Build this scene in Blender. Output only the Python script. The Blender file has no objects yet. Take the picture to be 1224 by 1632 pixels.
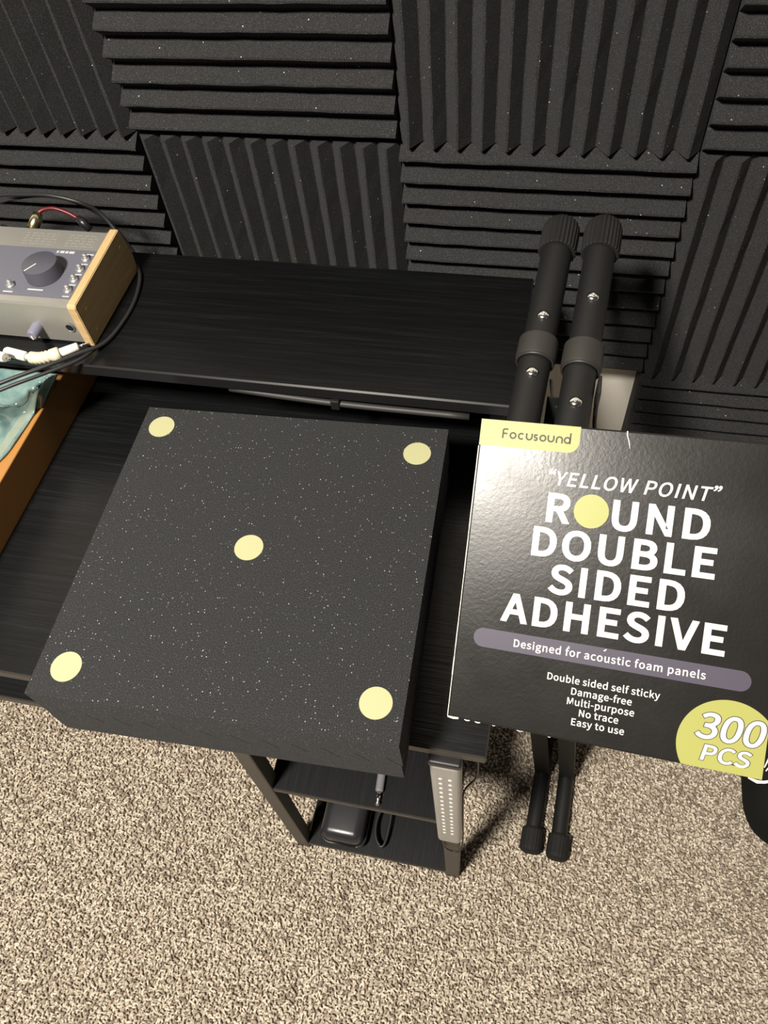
import bpy, bmesh, math, random
import numpy as np
from mathutils import Vector, Matrix

R = math.radians
PI = math.pi
sc = bpy.context.scene
C = sc.collection
random.seed(7)
Z0 = 0.925                      # measured heights are taken from a wall joint 0.925 m above the floor

# ------------------------------------------------------------------ camera
cam = bpy.data.cameras.new('camera')
cam.sensor_fit = 'VERTICAL'
cam.sensor_height = 36.0
cam.lens = 1226.0 / 1632.0 * 36.0
cam.clip_start = 0.02
co = bpy.data.objects.new('camera', cam)
C.objects.link(co)
right = Vector((0.976152971783972, 0.20076275954992073, -0.08258141470827876))
down = Vector((0.12185852011126946, -0.8215827947219062, -0.5569131103621403))
fwd = Vector((-0.17965488235394922, 0.5335691387204126, -0.8264551394065777))
CAM = Vector((0.17882503, -0.80138523, 0.45856819 + Z0))
m = Matrix((right, -down, -fwd)).transposed().to_4x4()
m.translation = CAM
co.matrix_world = m
sc.camera = co

# ------------------------------------------------------------------ light and exposure
sc.view_settings.view_transform = 'Standard'
sc.view_settings.look = 'None'
sc.view_settings.exposure = 0.0
sc.view_settings.gamma = 1.0
sc.view_settings.use_curve_mapping = False
w = bpy.data.worlds.new('room_air')
sc.world = w
w.use_nodes = True
w.node_tree.nodes['Background'].inputs[0].default_value = (1.0, 0.95, 0.90, 1)
w.node_tree.nodes['Background'].inputs[1].default_value = 0.046
L = bpy.data.lights.new('ceiling_lamp', 'AREA')
L.shape = 'DISK'
L.size = 0.30
L.energy = 104
L.color = (1.0, 0.93, 0.83)
lo = bpy.data.objects.new('ceiling_lamp', L)
lo.location = (-0.42, -1.43, 1.5 + Z0)
C.objects.link(lo)

# ------------------------------------------------------------------ materials
def mat(name, col, rough=0.5, metal=0.0, spec=0.5, coat=0.0, trans=0.0, sheen=0.0, alpha=1.0):
    M = bpy.data.materials.new(name)
    M.use_nodes = True
    b = M.node_tree.nodes['Principled BSDF']
    b.inputs['Base Color'].default_value = (*col, 1)
    b.inputs['Roughness'].default_value = rough
    b.inputs['Metallic'].default_value = metal
    b.inputs['Specular IOR Level'].default_value = spec
    b.inputs['Coat Weight'].default_value = coat
    b.inputs['Coat Roughness'].default_value = 0.2
    b.inputs['Transmission Weight'].default_value = trans
    b.inputs['Sheen Weight'].default_value = sheen
    b.inputs['Alpha'].default_value = alpha
    return M

def nodes(M):
    nt = M.node_tree
    return nt, nt.nodes['Principled BSDF']

def coord(nt, scale=(1, 1, 1), rot=(0, 0, 0)):
    tc = nt.nodes.new('ShaderNodeTexCoord')
    mp = nt.nodes.new('ShaderNodeMapping')
    mp.inputs['Scale'].default_value = scale
    mp.inputs['Rotation'].default_value = rot
    nt.links.new(tc.outputs['Object'], mp.inputs['Vector'])
    return mp.outputs['Vector']

def noise(nt, vec, scale, detail=3, rough=0.6):
    n = nt.nodes.new('ShaderNodeTexNoise')
    n.inputs['Scale'].default_value = scale
    n.inputs['Detail'].default_value = detail
    n.inputs['Roughness'].default_value = rough
    nt.links.new(vec, n.inputs['Vector'])
    return n.outputs['Fac']

def ramp(nt, fac, stops, interp='LINEAR'):
    r = nt.nodes.new('ShaderNodeValToRGB')
    r.color_ramp.interpolation = interp
    e = r.color_ramp.elements
    while len(e) < len(stops):
        e.new(0.5)
    for k, (p, c) in enumerate(stops):
        e[k].position = p
        e[k].color = (*c, 1) if len(c) == 3 else c
    nt.links.new(fac, r.inputs['Fac'])
    return r.outputs['Color']

def bump(nt, b, h, strength, dist):
    n = nt.nodes.new('ShaderNodeBump')
    n.inputs['Strength'].default_value = strength
    n.inputs['Distance'].default_value = dist
    nt.links.new(h, n.inputs['Height'])
    nt.links.new(n.outputs['Normal'], b.inputs['Normal'])
    return n

def foam_material(name, base, glint_scale, keep):
    """open-cell foam: mottled charcoal with cell glints painted in as scattered pale flecks"""
    M = mat(name, base, 0.95, spec=0.12, sheen=0.03)
    nt, b = nodes(M)
    b.inputs['Sheen Roughness'].default_value = 0.6
    v = coord(nt)
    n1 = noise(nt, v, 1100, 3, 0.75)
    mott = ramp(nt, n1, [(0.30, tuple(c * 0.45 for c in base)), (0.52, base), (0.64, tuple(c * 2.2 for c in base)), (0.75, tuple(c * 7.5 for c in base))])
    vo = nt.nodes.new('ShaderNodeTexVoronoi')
    vo.inputs['Scale'].default_value = glint_scale
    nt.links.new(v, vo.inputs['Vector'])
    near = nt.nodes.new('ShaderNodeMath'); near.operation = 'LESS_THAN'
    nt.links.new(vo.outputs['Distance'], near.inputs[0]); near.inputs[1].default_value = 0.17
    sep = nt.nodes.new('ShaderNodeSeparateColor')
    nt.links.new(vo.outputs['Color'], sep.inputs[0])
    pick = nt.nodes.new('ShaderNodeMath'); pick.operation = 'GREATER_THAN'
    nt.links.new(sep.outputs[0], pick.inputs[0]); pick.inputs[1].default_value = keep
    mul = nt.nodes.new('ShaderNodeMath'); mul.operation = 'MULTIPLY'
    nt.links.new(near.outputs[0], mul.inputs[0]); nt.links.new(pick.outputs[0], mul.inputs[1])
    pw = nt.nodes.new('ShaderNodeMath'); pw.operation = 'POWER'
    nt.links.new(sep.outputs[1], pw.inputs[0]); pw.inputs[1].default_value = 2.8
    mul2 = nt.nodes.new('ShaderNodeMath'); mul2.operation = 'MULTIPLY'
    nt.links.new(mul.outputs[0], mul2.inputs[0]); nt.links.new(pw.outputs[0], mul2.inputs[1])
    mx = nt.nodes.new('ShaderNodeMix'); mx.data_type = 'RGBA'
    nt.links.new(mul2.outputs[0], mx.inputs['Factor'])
    nt.links.new(mott, mx.inputs['A']); mx.inputs['B'].default_value = (0.62, 0.62, 0.6, 1)  # pale colour stands in for light glinting off the cells
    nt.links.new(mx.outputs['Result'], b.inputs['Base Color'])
    bump(nt, b, n1, 0.6, 0.0012)
    return M

def grain_material(name, base, along, rough=0.34):
    """black wood-grain laminate: fine ridged lines along one axis"""
    M = mat(name, base, rough, spec=0.45)
    nt, b = nodes(M)
    s = (4, 130, 4) if along == 'x' else (130, 4, 4)
    v = coord(nt, s)
    n1 = noise(nt, v, 2.2, 4, 0.65)
    col = ramp(nt, n1, [(0.3, tuple(c * 0.55 for c in base)), (0.55, base), (0.75, tuple(c * 2.1 for c in base))])
    nt.links.new(col, b.inputs['Base Color'])
    bump(nt, b, n1, 0.5, 0.0008)
    return M

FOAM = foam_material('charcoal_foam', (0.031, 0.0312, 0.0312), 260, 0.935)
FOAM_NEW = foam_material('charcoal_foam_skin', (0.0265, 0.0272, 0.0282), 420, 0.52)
GRAIN_X = grain_material('black_grain_laminate', (0.0055, 0.006, 0.0066), 'x')
def _shelf():
    M = grain_material('black_grain_laminate_fine', (0.0050, 0.0053, 0.0058), 'x', 0.3)
    nt, b = nodes(M)
    for n in nt.nodes:
        if n.type == 'BUMP': n.inputs['Strength'].default_value = 0.15
    return M
GRAIN_S = _shelf()
GRAIN_Y = grain_material('black_grain_laminate_crosswise', (0.0045, 0.0048, 0.0055), 'y')
EDGE = mat('black_edge_band', (0.030, 0.027, 0.023), 0.38)
STEEL = mat('black_painted_steel', (0.056, 0.051, 0.043), 0.45, spec=0.4)
TUBE = mat('black_powder_coat', (0.0095, 0.0096, 0.0098), 0.5, spec=0.4)
RUBBER = mat('black_rubber', (0.014, 0.0138, 0.013), 0.75, spec=0.25)
STRAP = mat('grey_black_strap', (0.030, 0.028, 0.025), 0.5, spec=0.4)
CHROME = mat('chrome', (0.85, 0.85, 0.83), 0.18, metal=1.0)
NICKEL = mat('satin_nickel', (0.62, 0.62, 0.62), 0.34, metal=0.8)
BRASS = mat('pale_brass', (0.75, 0.68, 0.42), 0.25, metal=1.0)
BLACKP = mat('black_plastic', (0.015, 0.015, 0.016), 0.35)
CABLE = mat('black_cable', (0.022, 0.022, 0.023), 0.42)
WHITEP = mat('white_plastic', (0.80, 0.77, 0.70), 0.4)
CREAM = mat('cream_plastic', (0.72, 0.64, 0.48), 0.45)
RED = mat('red_plastic', (0.12, 0.008, 0.012), 0.4)
PAINT = mat('cream_wall_paint', (0.80, 0.76, 0.68), 0.8)
ALU = mat('grey_metal_case', (0.44, 0.43, 0.395), 0.36, metal=0.6)
PLATE = mat('slate_blue_plate', (0.125, 0.127, 0.158), 0.5)
PLATE_INK = mat('pale_panel_ink', (0.5, 0.5, 0.52), 0.6)
CASE_INK = mat('grey_panel_ink', (0.26, 0.25, 0.225), 0.6)
KNOB = mat('slate_knob', (0.075, 0.076, 0.095), 0.5)
SMALLKNOB = mat('lilac_grey_knob', (0.19, 0.19, 0.25), 0.45)
ORANGE_BOX = mat('orange_brown_card', (0.40, 0.185, 0.045), 0.55)
STRIP = mat('grey_strip', (0.030, 0.029, 0.028), 0.55)
DOT = mat('pale_yellow_film', (0.42, 0.413, 0.225), 0.5)
LIME = mat('lime_yellow_ink', (0.305, 0.308, 0.085), 0.42, spec=0.26)
WHITE_INK = mat('white_ink', (0.56, 0.54, 0.515), 0.4)
DARK_INK = mat('dark_ink', (0.06, 0.05, 0.04), 0.4)
GREY_INK = mat('grey_ink', (0.09, 0.087, 0.07), 0.6, spec=0.12)
VIOLET = mat('violet_grey_ink', (0.060, 0.053, 0.078), 0.45, spec=0.25)
PAPER = mat('torn_white_paper', (0.85, 0.80, 0.70), 0.8)
BAGCLOTH = mat('black_fabric', (0.010, 0.011, 0.010), 0.9, spec=0.15)
LEATHER = mat('black_glossy_leather', (0.022, 0.022, 0.026), 0.3)
LED_LENS = mat('frosted_lens', (0.35, 0.335, 0.315), 0.3, spec=0.5)
LED_CHIP = mat('pale_led_chip', (0.78, 0.76, 0.72), 0.25)
GREYP = mat('grey_plug_sleeve', (0.17, 0.17, 0.185), 0.35)

def _carton():
    M = mat('glossy_black_carton', (0.012, 0.0113, 0.0105), 0.30, spec=0.22)
    nt, b = nodes(M)
    v = coord(nt)
    n1 = noise(nt, v, 380, 3, 0.6)
    n2 = noise(nt, v, 14, 3, 0.6)
    bump(nt, b, n1, 0.14, 0.0005)
    rr = ramp(nt, n2, [(0.3, (0.24,) * 3), (0.7, (0.33,) * 3)])
    nt.links.new(rr, b.inputs['Roughness'])
    return M
CARTON = _carton()

def _maple():
    M = mat('maple', (0.55, 0.35, 0.14), 0.5)
    nt, b = nodes(M)
    n1 = noise(nt, coord(nt, (6, 3, 40)), 6, 4)
    nt.links.new(ramp(nt, n1, [(0.3, (0.50, 0.33, 0.15)), (0.7, (0.62, 0.45, 0.23))]), b.inputs['Base Color'])
    return M
MAPLE = _maple()

def _film():
    M = mat('teal_plastic_film', (0.20, 0.34, 0.33), 0.16, spec=0.7, trans=0.25, coat=0.6)
    nt, b = nodes(M)
    n1 = noise(nt, coord(nt), 30, 4)
    nt.links.new(ramp(nt, n1, [(0.3, (0.10, 0.21, 0.22)), (0.7, (0.34, 0.47, 0.42))]), b.inputs['Base Color'])
    return M
FILM = _film()
FILM_EDGE = mat('pale_green_film_edge', (0.33, 0.39, 0.31), 0.3, trans=0.25)

def _carpet(name, island):
    M = mat(name, (0.5, 0.4, 0.3), 0.95, spec=0.1, sheen=0.2)
    nt, b = nodes(M)
    v = coord(nt)
    if island:
        g = nt.nodes.new('ShaderNodeNewGeometry')
        fac = g.outputs['Random Per Island']
    else:
        fac = noise(nt, v, 140, 3, 0.7)
    col = ramp(nt, fac, [(0.0, (0.215, 0.165, 0.12)), (0.18, (0.33, 0.265, 0.20)),
                         (0.38, (0.51, 0.434, 0.340)), (0.68, (0.645, 0.565, 0.450)), (1.0, (0.785, 0.705, 0.585))])
    if not island:
        dim = nt.nodes.new('ShaderNodeMix'); dim.data_type = 'RGBA'; dim.blend_type = 'MULTIPLY'
        dim.inputs['Factor'].default_value = 1.0; dim.inputs['B'].default_value = (0.72, 0.72, 0.72, 1)
        nt.links.new(col, dim.inputs['A']); col = dim.outputs['Result']
    nt.links.new(col, b.inputs['Base Color'])
    return M
CARPET = _carpet('carpet_backing', False)
YARN = _carpet('flecked_carpet_yarn', True)

# ------------------------------------------------------------------ building helpers
def put(name, bm, m, base, parent=None, smooth=False):
    """link a bmesh written in room coordinates as one mesh object whose origin is base"""
    bmesh.ops.recalc_face_normals(bm, faces=bm.faces)
    bmesh.ops.translate(bm, verts=bm.verts, vec=-Vector(base))
    me = bpy.data.meshes.new(name)
    bm.to_mesh(me)
    bm.free()
    ms = m if isinstance(m, (list, tuple)) else [m]
    for k in ms:
        me.materials.append(k)
    if smooth:
        for p in me.polygons:
            p.use_smooth = True
    o = bpy.data.objects.new(name, me)
    C.objects.link(o)
    if parent is None:
        o.location = Vector(base) + Vector((0, 0, Z0))
    else:
        o.parent = parent
    return o

def tag(o, label=None, cat=None, group=None, kind=None):
    if label: o['label'] = label
    if cat: o['category'] = cat
    if group: o['group'] = group
    if kind: o['kind'] = kind
    return o

def thing(name, base, label, cat, group=None):
    o = bpy.data.objects.new(name, None)
    o.empty_display_size = 0.03
    C.objects.link(o)
    o.location = Vector(base) + Vector((0, 0, Z0))
    return tag(o, label, cat, group)

def box(bm, x0, x1, y0, y1, z0, z1, bev=0.0, seg=2, mi=0):
    r = bmesh.ops.create_cube(bm, size=1.0)
    vs = r['verts']
    for v in vs:
        v.co = Vector((x0 + (v.co.x + .5) * (x1 - x0), y0 + (v.co.y + .5) * (y1 - y0), z0 + (v.co.z + .5) * (z1 - z0)))
    fs = set(f for v in vs for f in v.link_faces)
    if bev:
        es = list(set(e for v in vs for e in v.link_edges))
        rr = bmesh.ops.bevel(bm, geom=es, offset=bev, segments=seg, profile=0.5, affect='EDGES')
        fs = set(rr['faces']) | set(f for f in fs if f.is_valid)
    for f in fs:
        if f.is_valid: f.material_index = mi
    return bm

def nb():
    return bmesh.new()

def catmull(pts, n=8):
    P = [Vector(p) for p in pts]
    if len(P) < 3: return P
    P = [2 * P[0] - P[1]] + P + [2 * P[-1] - P[-2]]
    out = []
    for i in range(1, len(P) - 2):
        a, b, c, d = P[i - 1], P[i], P[i + 1], P[i + 2]
        for k in range(n):
            t = k / n
            out.append(0.5 * ((2 * b) + (c - a) * t + (2 * a - 5 * b + 4 * c - d) * t * t + (3 * b - a - 3 * c + d) * t ** 3))
    out.append(P[-2])
    return out

def tube(bm, pts, rad, seg=14, smooth_n=0, caps=True, prof=None):
    """sweep a circle (radius rad, or one radius per point) along pts"""
    P = catmull(pts, smooth_n) if smooth_n else [Vector(p) for p in pts]
    rs = rad if isinstance(rad, (list, tuple)) else [rad] * len(P)
    rings = []
    up = None
    for i, p in enumerate(P):
        d = (P[min(i + 1, len(P) - 1)] - P[max(i - 1, 0)]).normalized()
        if up is None:
            up = d.orthogonal().normalized()
        up = (up - d * up.dot(d)).normalized()
        s = d.cross(up)
        ring = []
        for k in range(seg):
            a = 2 * PI * k / seg
            f = prof(k) if prof else 1.0
            ring.append(bm.verts.new(p + (up * math.cos(a) + s * math.sin(a)) * rs[i] * f))
        rings.append(ring)
    for A, B in zip(rings, rings[1:]):
        for k in range(seg):
            bm.faces.new((A[k], A[(k + 1) % seg], B[(k + 1) % seg], B[k]))
    if caps:
        bm.faces.new(rings[0][::-1])
        bm.faces.new(rings[-1])
    return bm

def disc(bm, c, n, r, h, seg=40):
    """a low round button, axis n, from c to c+n*h"""
    n = Vector(n).normalized(); c = Vector(c)
    e = min(0.25 * h, r * 0.2)
    return tube(bm, [c, c + n * (h - e), c + n * h], [r, r, r - e], seg)

def smooth_angle(o, ang=35):
    me = o.data
    for p in me.polygons: p.use_smooth = True
    b = bmesh.new(); b.from_mesh(me)
    for e in b.edges:
        if len(e.link_faces) == 2 and e.calc_face_angle(0) > R(ang): e.smooth = False
    b.to_mesh(me); b.free()
    return o

def struct(name, bm, m, base=(0, 0, 0)):
    return tag(put(name, bm, m, base), kind='structure')

# ------------------------------------------------------------------ the setting
G = -Z0
b = nb(); box(b, -2.2, 2.2, -3.0, 0.0, G - 0.05, G); struct('floor', b, CARPET, (0, 0, G))
b = nb(); box(b, -2.2, 2.2, 0.0, 0.1, G - 0.05, 1.5); struct('wall_back', b, PAINT, (0, 0.05, G))
b = nb(); box(b, -2.2, 2.2, -0.013, 0.0, G, G + 0.085, 0.004); struct('baseboard_back', b, PAINT, (0, 0, G))

def carpet_pile():
    rng = np.random.default_rng(3)
    x0, x1, y0, y1 = -0.95, 0.85, -1.08, -0.02
    step = 0.0045
    nx, ny = int((x1 - x0) / step), int((y1 - y0) / step)
    gx, gy = np.meshgrid(np.arange(nx), np.arange(ny))
    N = nx * ny
    cx = x0 + (gx.ravel() + 0.5 + rng.uniform(-.6, .6, N)) * step
    cy = y0 + (gy.ravel() + 0.5 + rng.uniform(-.6, .6, N)) * step
    th = rng.uniform(0, 2 * PI, N)
    ln = rng.uniform(0.0045, 0.0085, N)
    ht = rng.uniform(0.0035, 0.0065, N)
    cu = rng.uniform(-0.0018, 0.0018, N)
    rd = rng.uniform(0.0016, 0.0024, N)
    ts = np.array([0.0, 0.33, 0.67, 1.0]); rk = np.array([0.75, 1.0, 1.0, 0.55])
    V = np.zeros((N, 4, 4, 3), np.float32)
    dx, dy = np.cos(th), np.sin(th)
    for i, t in enumerate(ts):
        px = cx + dx * ln * (t - .5) - dy * cu * math.sin(2 * PI * t + .6)
        py = cy + dy * ln * (t - .5) + dx * cu * math.sin(2 * PI * t + .6)
        pz = 0.0012 + ht * math.sin(PI * (0.12 + 0.76 * t))
        for k in range(4):
            a = PI / 4 + k * PI / 2
            r = rd * rk[i]
            V[:, i, k, 0] = px - dy * r * math.cos(a)
            V[:, i, k, 1] = py + dx * r * math.cos(a)
            V[:, i, k, 2] = pz + r * math.sin(a)
    base = (np.arange(N) * 16)[:, None]
    quads = []
    for i in range(3):
        for k in range(4):
            quads.append([i * 4 + k, i * 4 + (k + 1) % 4, (i + 1) * 4 + (k + 1) % 4, (i + 1) * 4 + k])
    quads.append([12, 13, 14, 15]); quads.append([3, 2, 1, 0])
    q = np.array(quads)
    F = (base[:, :, None] + q[None]).reshape(-1, 4)
    me = bpy.data.meshes.new('carpet_pile')
    me.vertices.add(N * 16)
    me.vertices.foreach_set('co', V.reshape(-1))
    me.loops.add(F.size)
    me.loops.foreach_set('vertex_index', F.reshape(-1).astype(np.int32))
    me.polygons.add(len(F))
    me.polygons.foreach_set('loop_start', (np.arange(len(F)) * 4).astype(np.int32))
    me.polygons.foreach_set('use_smooth', np.ones(len(F), bool))
    me.update(calc_edges=True)
    me.materials.append(YARN)
    o = bpy.data.objects.new('carpet_pile', me)
    C.objects.link(o)
    tag(o, 'beige and brown flecked cut-pile carpet covering the floor', 'carpet', kind='stuff')
carpet_pile()

# ------------------------------------------------------------------ acoustic foam panels
S, PITCH, THK, WEDGE = 0.3048, 0.0254, 0.0508, 0.0165
def foam_bm(phase=0, gap=0.0008):
    """12 wedges running along y, flat back at z=0, tips at z=THK"""
    bm = nb()
    prof = []
    h = S / 2 - gap
    n = 12
    xs = []
    tip, val = 0.0011, 0.0006
    if phase == 0:                                  # valleys at both rims
        for k in range(n):
            c = -S / 2 + (k + .5) * PITCH
            xs += [(c - PITCH / 2 + val, THK - WEDGE), (c - tip, THK - .0003), (c + tip, THK - .0003), (c + PITCH / 2 - val, THK - WEDGE)]
    else:                                           # half wedges at both rims
        xs.append((-S / 2, THK - .0003))
        for k in range(n):
            c = -S / 2 + (k + .5) * PITCH
            xs += [(c - PITCH / 2 + tip, THK - .0003), (c - val, THK - WEDGE), (c + val, THK - WEDGE), (c + PITCH / 2 - tip, THK - .0003)]
        xs.append((S / 2, THK - .0003))
    xs[0] = (-h, xs[0][1]); xs[-1] = (h, xs[-1][1])
    ny = 14
    rnd = random.Random(phase + 11)
    tops, bots = [], []
    for j in range(ny + 1):
        y = -h + 2 * h * j / ny
        inner = lambda i: 0 < i < len(xs) - 1
        tops.append([bm.verts.new((x + (rnd.uniform(-.00045, .00045) if inner(i) else 0), y, z + (rnd.uniform(-.0004, .0002) if inner(i) else 0))) for i, (x, z) in enumerate(xs)])
        bots.append([bm.verts.new((x, y, 0.0)) for x, z in xs])
    n = len(xs)
    for j in range(ny):
        for i in range(n - 1):
            bm.faces.new((tops[j][i], tops[j][i + 1], tops[j + 1][i + 1], tops[j + 1][i]))
            bm.faces.new((bots[j][i + 1], bots[j][i], bots[j + 1][i], bots[j + 1][i + 1]))
        for i in (0, n - 1):
            bm.faces.new((tops[j][i], tops[j + 1][i], bots[j + 1][i], bots[j][i]))
    for j in (0, ny):
        for i in range(n - 1):
            bm.faces.new((tops[j][i], tops[j][i + 1], bots[j][i + 1], bots[j][i]))
    return bm

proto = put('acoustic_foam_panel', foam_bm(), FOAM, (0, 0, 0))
up_ = 'black foam wall panel with upright ridges, '
lv_ = 'black foam wall panel with level ridges, '
wall = [(-1, 0, 'V', up_ + 'top left corner above the wood-sided controller'),
        (0, 0, 'H', lv_ + 'top row, between the two upright-ridged panels'),
        (1, 0, 'V', up_ + 'top row, highest above the keyboard stand'),
        (2, 0, 'H', lv_ + 'top right corner of the wall'),
        (-1, 1, 'H', lv_ + 'low at left, just behind the wood-sided controller'),
        (0, 1, 'V', up_ + 'rising directly behind the black monitor shelf'),
        (1, 1, 'H', lv_ + 'behind the ribbed caps of the keyboard stand'),
        (2, 1, 'V', up_ + 'right of the keyboard stand at the frame edge'),
        (2, 2, 'H', lv_ + 'lowest on the wall, above the adhesive carton')]
for i, (cx, row, o_, lab) in enumerate(wall):
    o = proto if i == 0 else proto.copy()
    if i: C.objects.link(o)
    # panel face turned to the room: local z -> -y ; wedges along z (V) or along x (H)
    Mx = Matrix(((1, 0, 0), (0, 0, -1), (0, 1, 0)))        # x right, local y -> up, local z -> room
    if o_ == 'H':
        Mx = Mx @ Matrix.Rotation(R(90), 3, 'Z')
    if i % 4 >= 2:
        Mx = Mx @ Matrix.Rotation(R(180), 3, 'Z')
    o.rotation_euler = Mx.to_euler()
    o.location = (-S / 2 + cx * S, -0.0006, S / 2 - row * S + Z0)
    tag(o, lab, 'foam panel', 'acoustic foam panels on the wall')

# the two panels laid on the desk, wedges nested
FC, FT, FTOP = Vector((-0.0479, -0.4933, 0)), 0.036, -0.105
DESK = -0.1905
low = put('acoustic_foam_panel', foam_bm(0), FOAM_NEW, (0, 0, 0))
low.location = (FC.x - 0.0013, FC.y, DESK + 0.0002 + Z0)
low.rotation_euler = (0, 0, FT)
tag(low, 'lower foam panel on the black desk, ridges up, under the dotted one', 'foam panel', 'foam panels on the desk')
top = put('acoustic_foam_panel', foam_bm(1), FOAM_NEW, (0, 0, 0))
top.rotation_euler = (PI, 0, FT)
top.location = (FC.x, FC.y, FTOP + Z0)
tag(top, 'flat-backed charcoal foam panel lying on the desk with five yellow dots', 'foam panel', 'foam panels on the desk')

# the five adhesive dots on it
dots = [((-0.1825, -0.3705), 'far left corner by the brown box'), ((0.0738, -0.3690), 'far right corner, nearest the carton'),
        ((-0.0535, -0.4918), 'in its middle'), ((-0.1690, -0.6235), 'near left corner over the carpet'), ((0.0855, -0.6100), 'near right corner above the light bar')]
dp = None
for (x, y), lab in dots:
    if dp is None:
        b = nb(); disc(b, (0, 0, 0), (0, 0, 1), 0.0129, 0.0005, 56)
        dp = o = put('adhesive_dot', b, DOT, (0, 0, 0))
    else:
        o = dp.copy(); C.objects.link(o)
    o.location = (x, y, FTOP + 0.0001 + Z0)
    o.rotation_euler = (0, 0, FT)
    tag(o, 'pale yellow adhesive dot on the foam panel, ' + lab, 'adhesive dot', 'adhesive dots on the foam panel')

# ------------------------------------------------------------------ the desk
FRONT, BACK, RIGHT, LEFT = -0.612, -0.135, 0.172, -1.03
dk = thing('computer_desk', (-0.43, -0.37, G), 'black wood-grain desk with a raised monitor shelf and side storage shelves', 'desk')
db = (-0.43, -0.37, G)
def dpart(name, bm, m, lab=None, parent=None):
    o = put(name, bm, m, db, parent or dk)
    if lab: o['label'] = lab
    return o
def board(name, x0, x1, y0, y1, zt, th, m, parent=None, edge=EDGE):
    bm = nb(); box(bm, x0, x1, y0, y1, zt - th, zt, 0.0015, 1)
    bm.faces.ensure_lookup_table()
    for f in bm.faces:
        f.normal_update()
        if abs(f.normal.z) < 0.95: f.material_index = 1
    o = put(name, bm, [m, edge], db, parent or dk)
    return o
board('desktop', LEFT, RIGHT, FRONT, BACK, DESK, 0.015, GRAIN_X)
SHZ, SHF = -0.085, -0.318
board('monitor_shelf', LEFT, 0.158, SHF, BACK - 0.002, SHZ, 0.015, GRAIN_S, edge=mat('shelf_edge_band', (0.014, 0.014, 0.0145), 0.22, spec=0.8))
for x0 in (0.132, -0.44, LEFT + 0.01):
    b = nb(); box(b, x0, x0 + 0.016, -0.30, -0.15, DESK, SHZ - 0.015, 0.001, 1); dpart('shelf_support', b, GRAIN_Y)
board('keyboard_tray', LEFT + 0.02, -0.13, FRONT + 0.001, -0.30, -0.282, 0.014, GRAIN_X)
for x0 in (LEFT + 0.05, -0.16):
    b = nb(); box(b, x0, x0 + 0.012, -0.55, -0.32, -0.282, DESK - 0.015, 0.001, 1); dpart('tray_slide', b, STEEL)
def leg(xt, xb, y, name='leg'):
    bm = nb()
    box(bm, -0.0105, 0.0105, y, y + 0.021, G + 0.001, DESK - 0.015, 0.0012, 1)
    for v in bm.verts:
        t = (DESK - v.co.z) / (DESK - G)
        v.co.x += xt + (xb - xt) * t
    dpart(name, bm, STEEL)
leg(-0.0905, -0.1185, FRONT + 0.014)
leg(0.1365, 0.1345, FRONT + 0.014)
leg(-0.0905, -0.1185, -0.165)
leg(0.1365, 0.1345, -0.165)
leg(LEFT + 0.02, LEFT + 0.02, FRONT + 0.014)
leg(LEFT + 0.02, LEFT + 0.02, -0.165)
b = nb(); box(b, LEFT + 0.03, 0.126, -0.17, -0.15, -0.30, -0.28); dpart('back_rail', b, STEEL)
board('middle_shelf', -0.099, 0.128, FRONT + 0.0155, -0.155, -0.538, 0.013, GRAIN_Y)
board('bottom_shelf', -0.109, 0.126, FRONT + 0.0155, -0.155, -0.893, 0.013, GRAIN_Y)

# grey slim strip under the shelf lip
st = thing('light_strip', (0.0, -0.306, SHZ - 0.015), 'slim grey strip with a dark clip under the front lip of the monitor shelf', 'light strip')
sb = (0.0, -0.306, SHZ - 0.015)
b = nb(); tube(b, [(-0.13, -0.312, -0.1050), (-0.07, -0.3145, -0.1065), (0.0, -0.316, -0.1075), (0.115, -0.316, -0.1075)], 0.0034, 10, 6); put('strip_body', b, STRIP, sb, st, True)
b = nb(); box(b, -0.022, -0.013, -0.3205, -0.305, -0.1125, -0.1005, 0.001); put('clip', b, BLACKP, sb, st)

# ------------------------------------------------------------------ LED light bar on the front right leg
lb = (0.137, -0.606, -0.545)
led = thing('led_light_bar', lb, 'frosted LED light bar hung upright on the front right desk leg', 'light bar')
b = nb(); box(b, 0.1235, 0.1505, -0.602, FRONT + 0.0138, -0.545, -0.215, 0.002); put('housing', b, BLACKP, lb, led)
b = nb(); box(b, 0.1225, 0.1515, -0.6165, -0.6021, -0.547, -0.224, 0.0055, 4)
lens = put('lens', b, LED_LENS, lb, led)
b = nb()
for cx in (0.1325, 0.1415):
    for k in range(15):
        disc(b, (cx, -0.6164, -0.262 - k * 0.0165), (0, -1, 0), 0.0019, 0.0007, 10)
put('led_rows', b, LED_CHIP, lb, lens)['label'] = 'two rows of pale LED dots'
b = nb(); box(b, 0.1222, 0.1518, -0.6175, -0.601, -0.2235, -0.213, 0.0025, 3); put('end_cap', b, BLACKP, lb, led)
b = nb(); tube(b, [(0.153, -0.585, -0.212), (0.1625, -0.590, -0.26), (0.1630, -0.590, -0.332), (0.151, -0.5895, -0.40), (0.1500, -0.590, -0.50),
                   (0.1502, -0.590, -0.638), (0.1480, -0.601, -0.672), (0.136, -0.602, -0.678), (0.1262, -0.601, -0.655), (0.126, -0.600, -0.55)], 0.0011, 8, 8)
tag(put('thin_cable', b, CABLE, (0.15, -0.59, -0.4), None, True), 'thin black wire looped beside the front right desk leg', 'cable')

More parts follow.
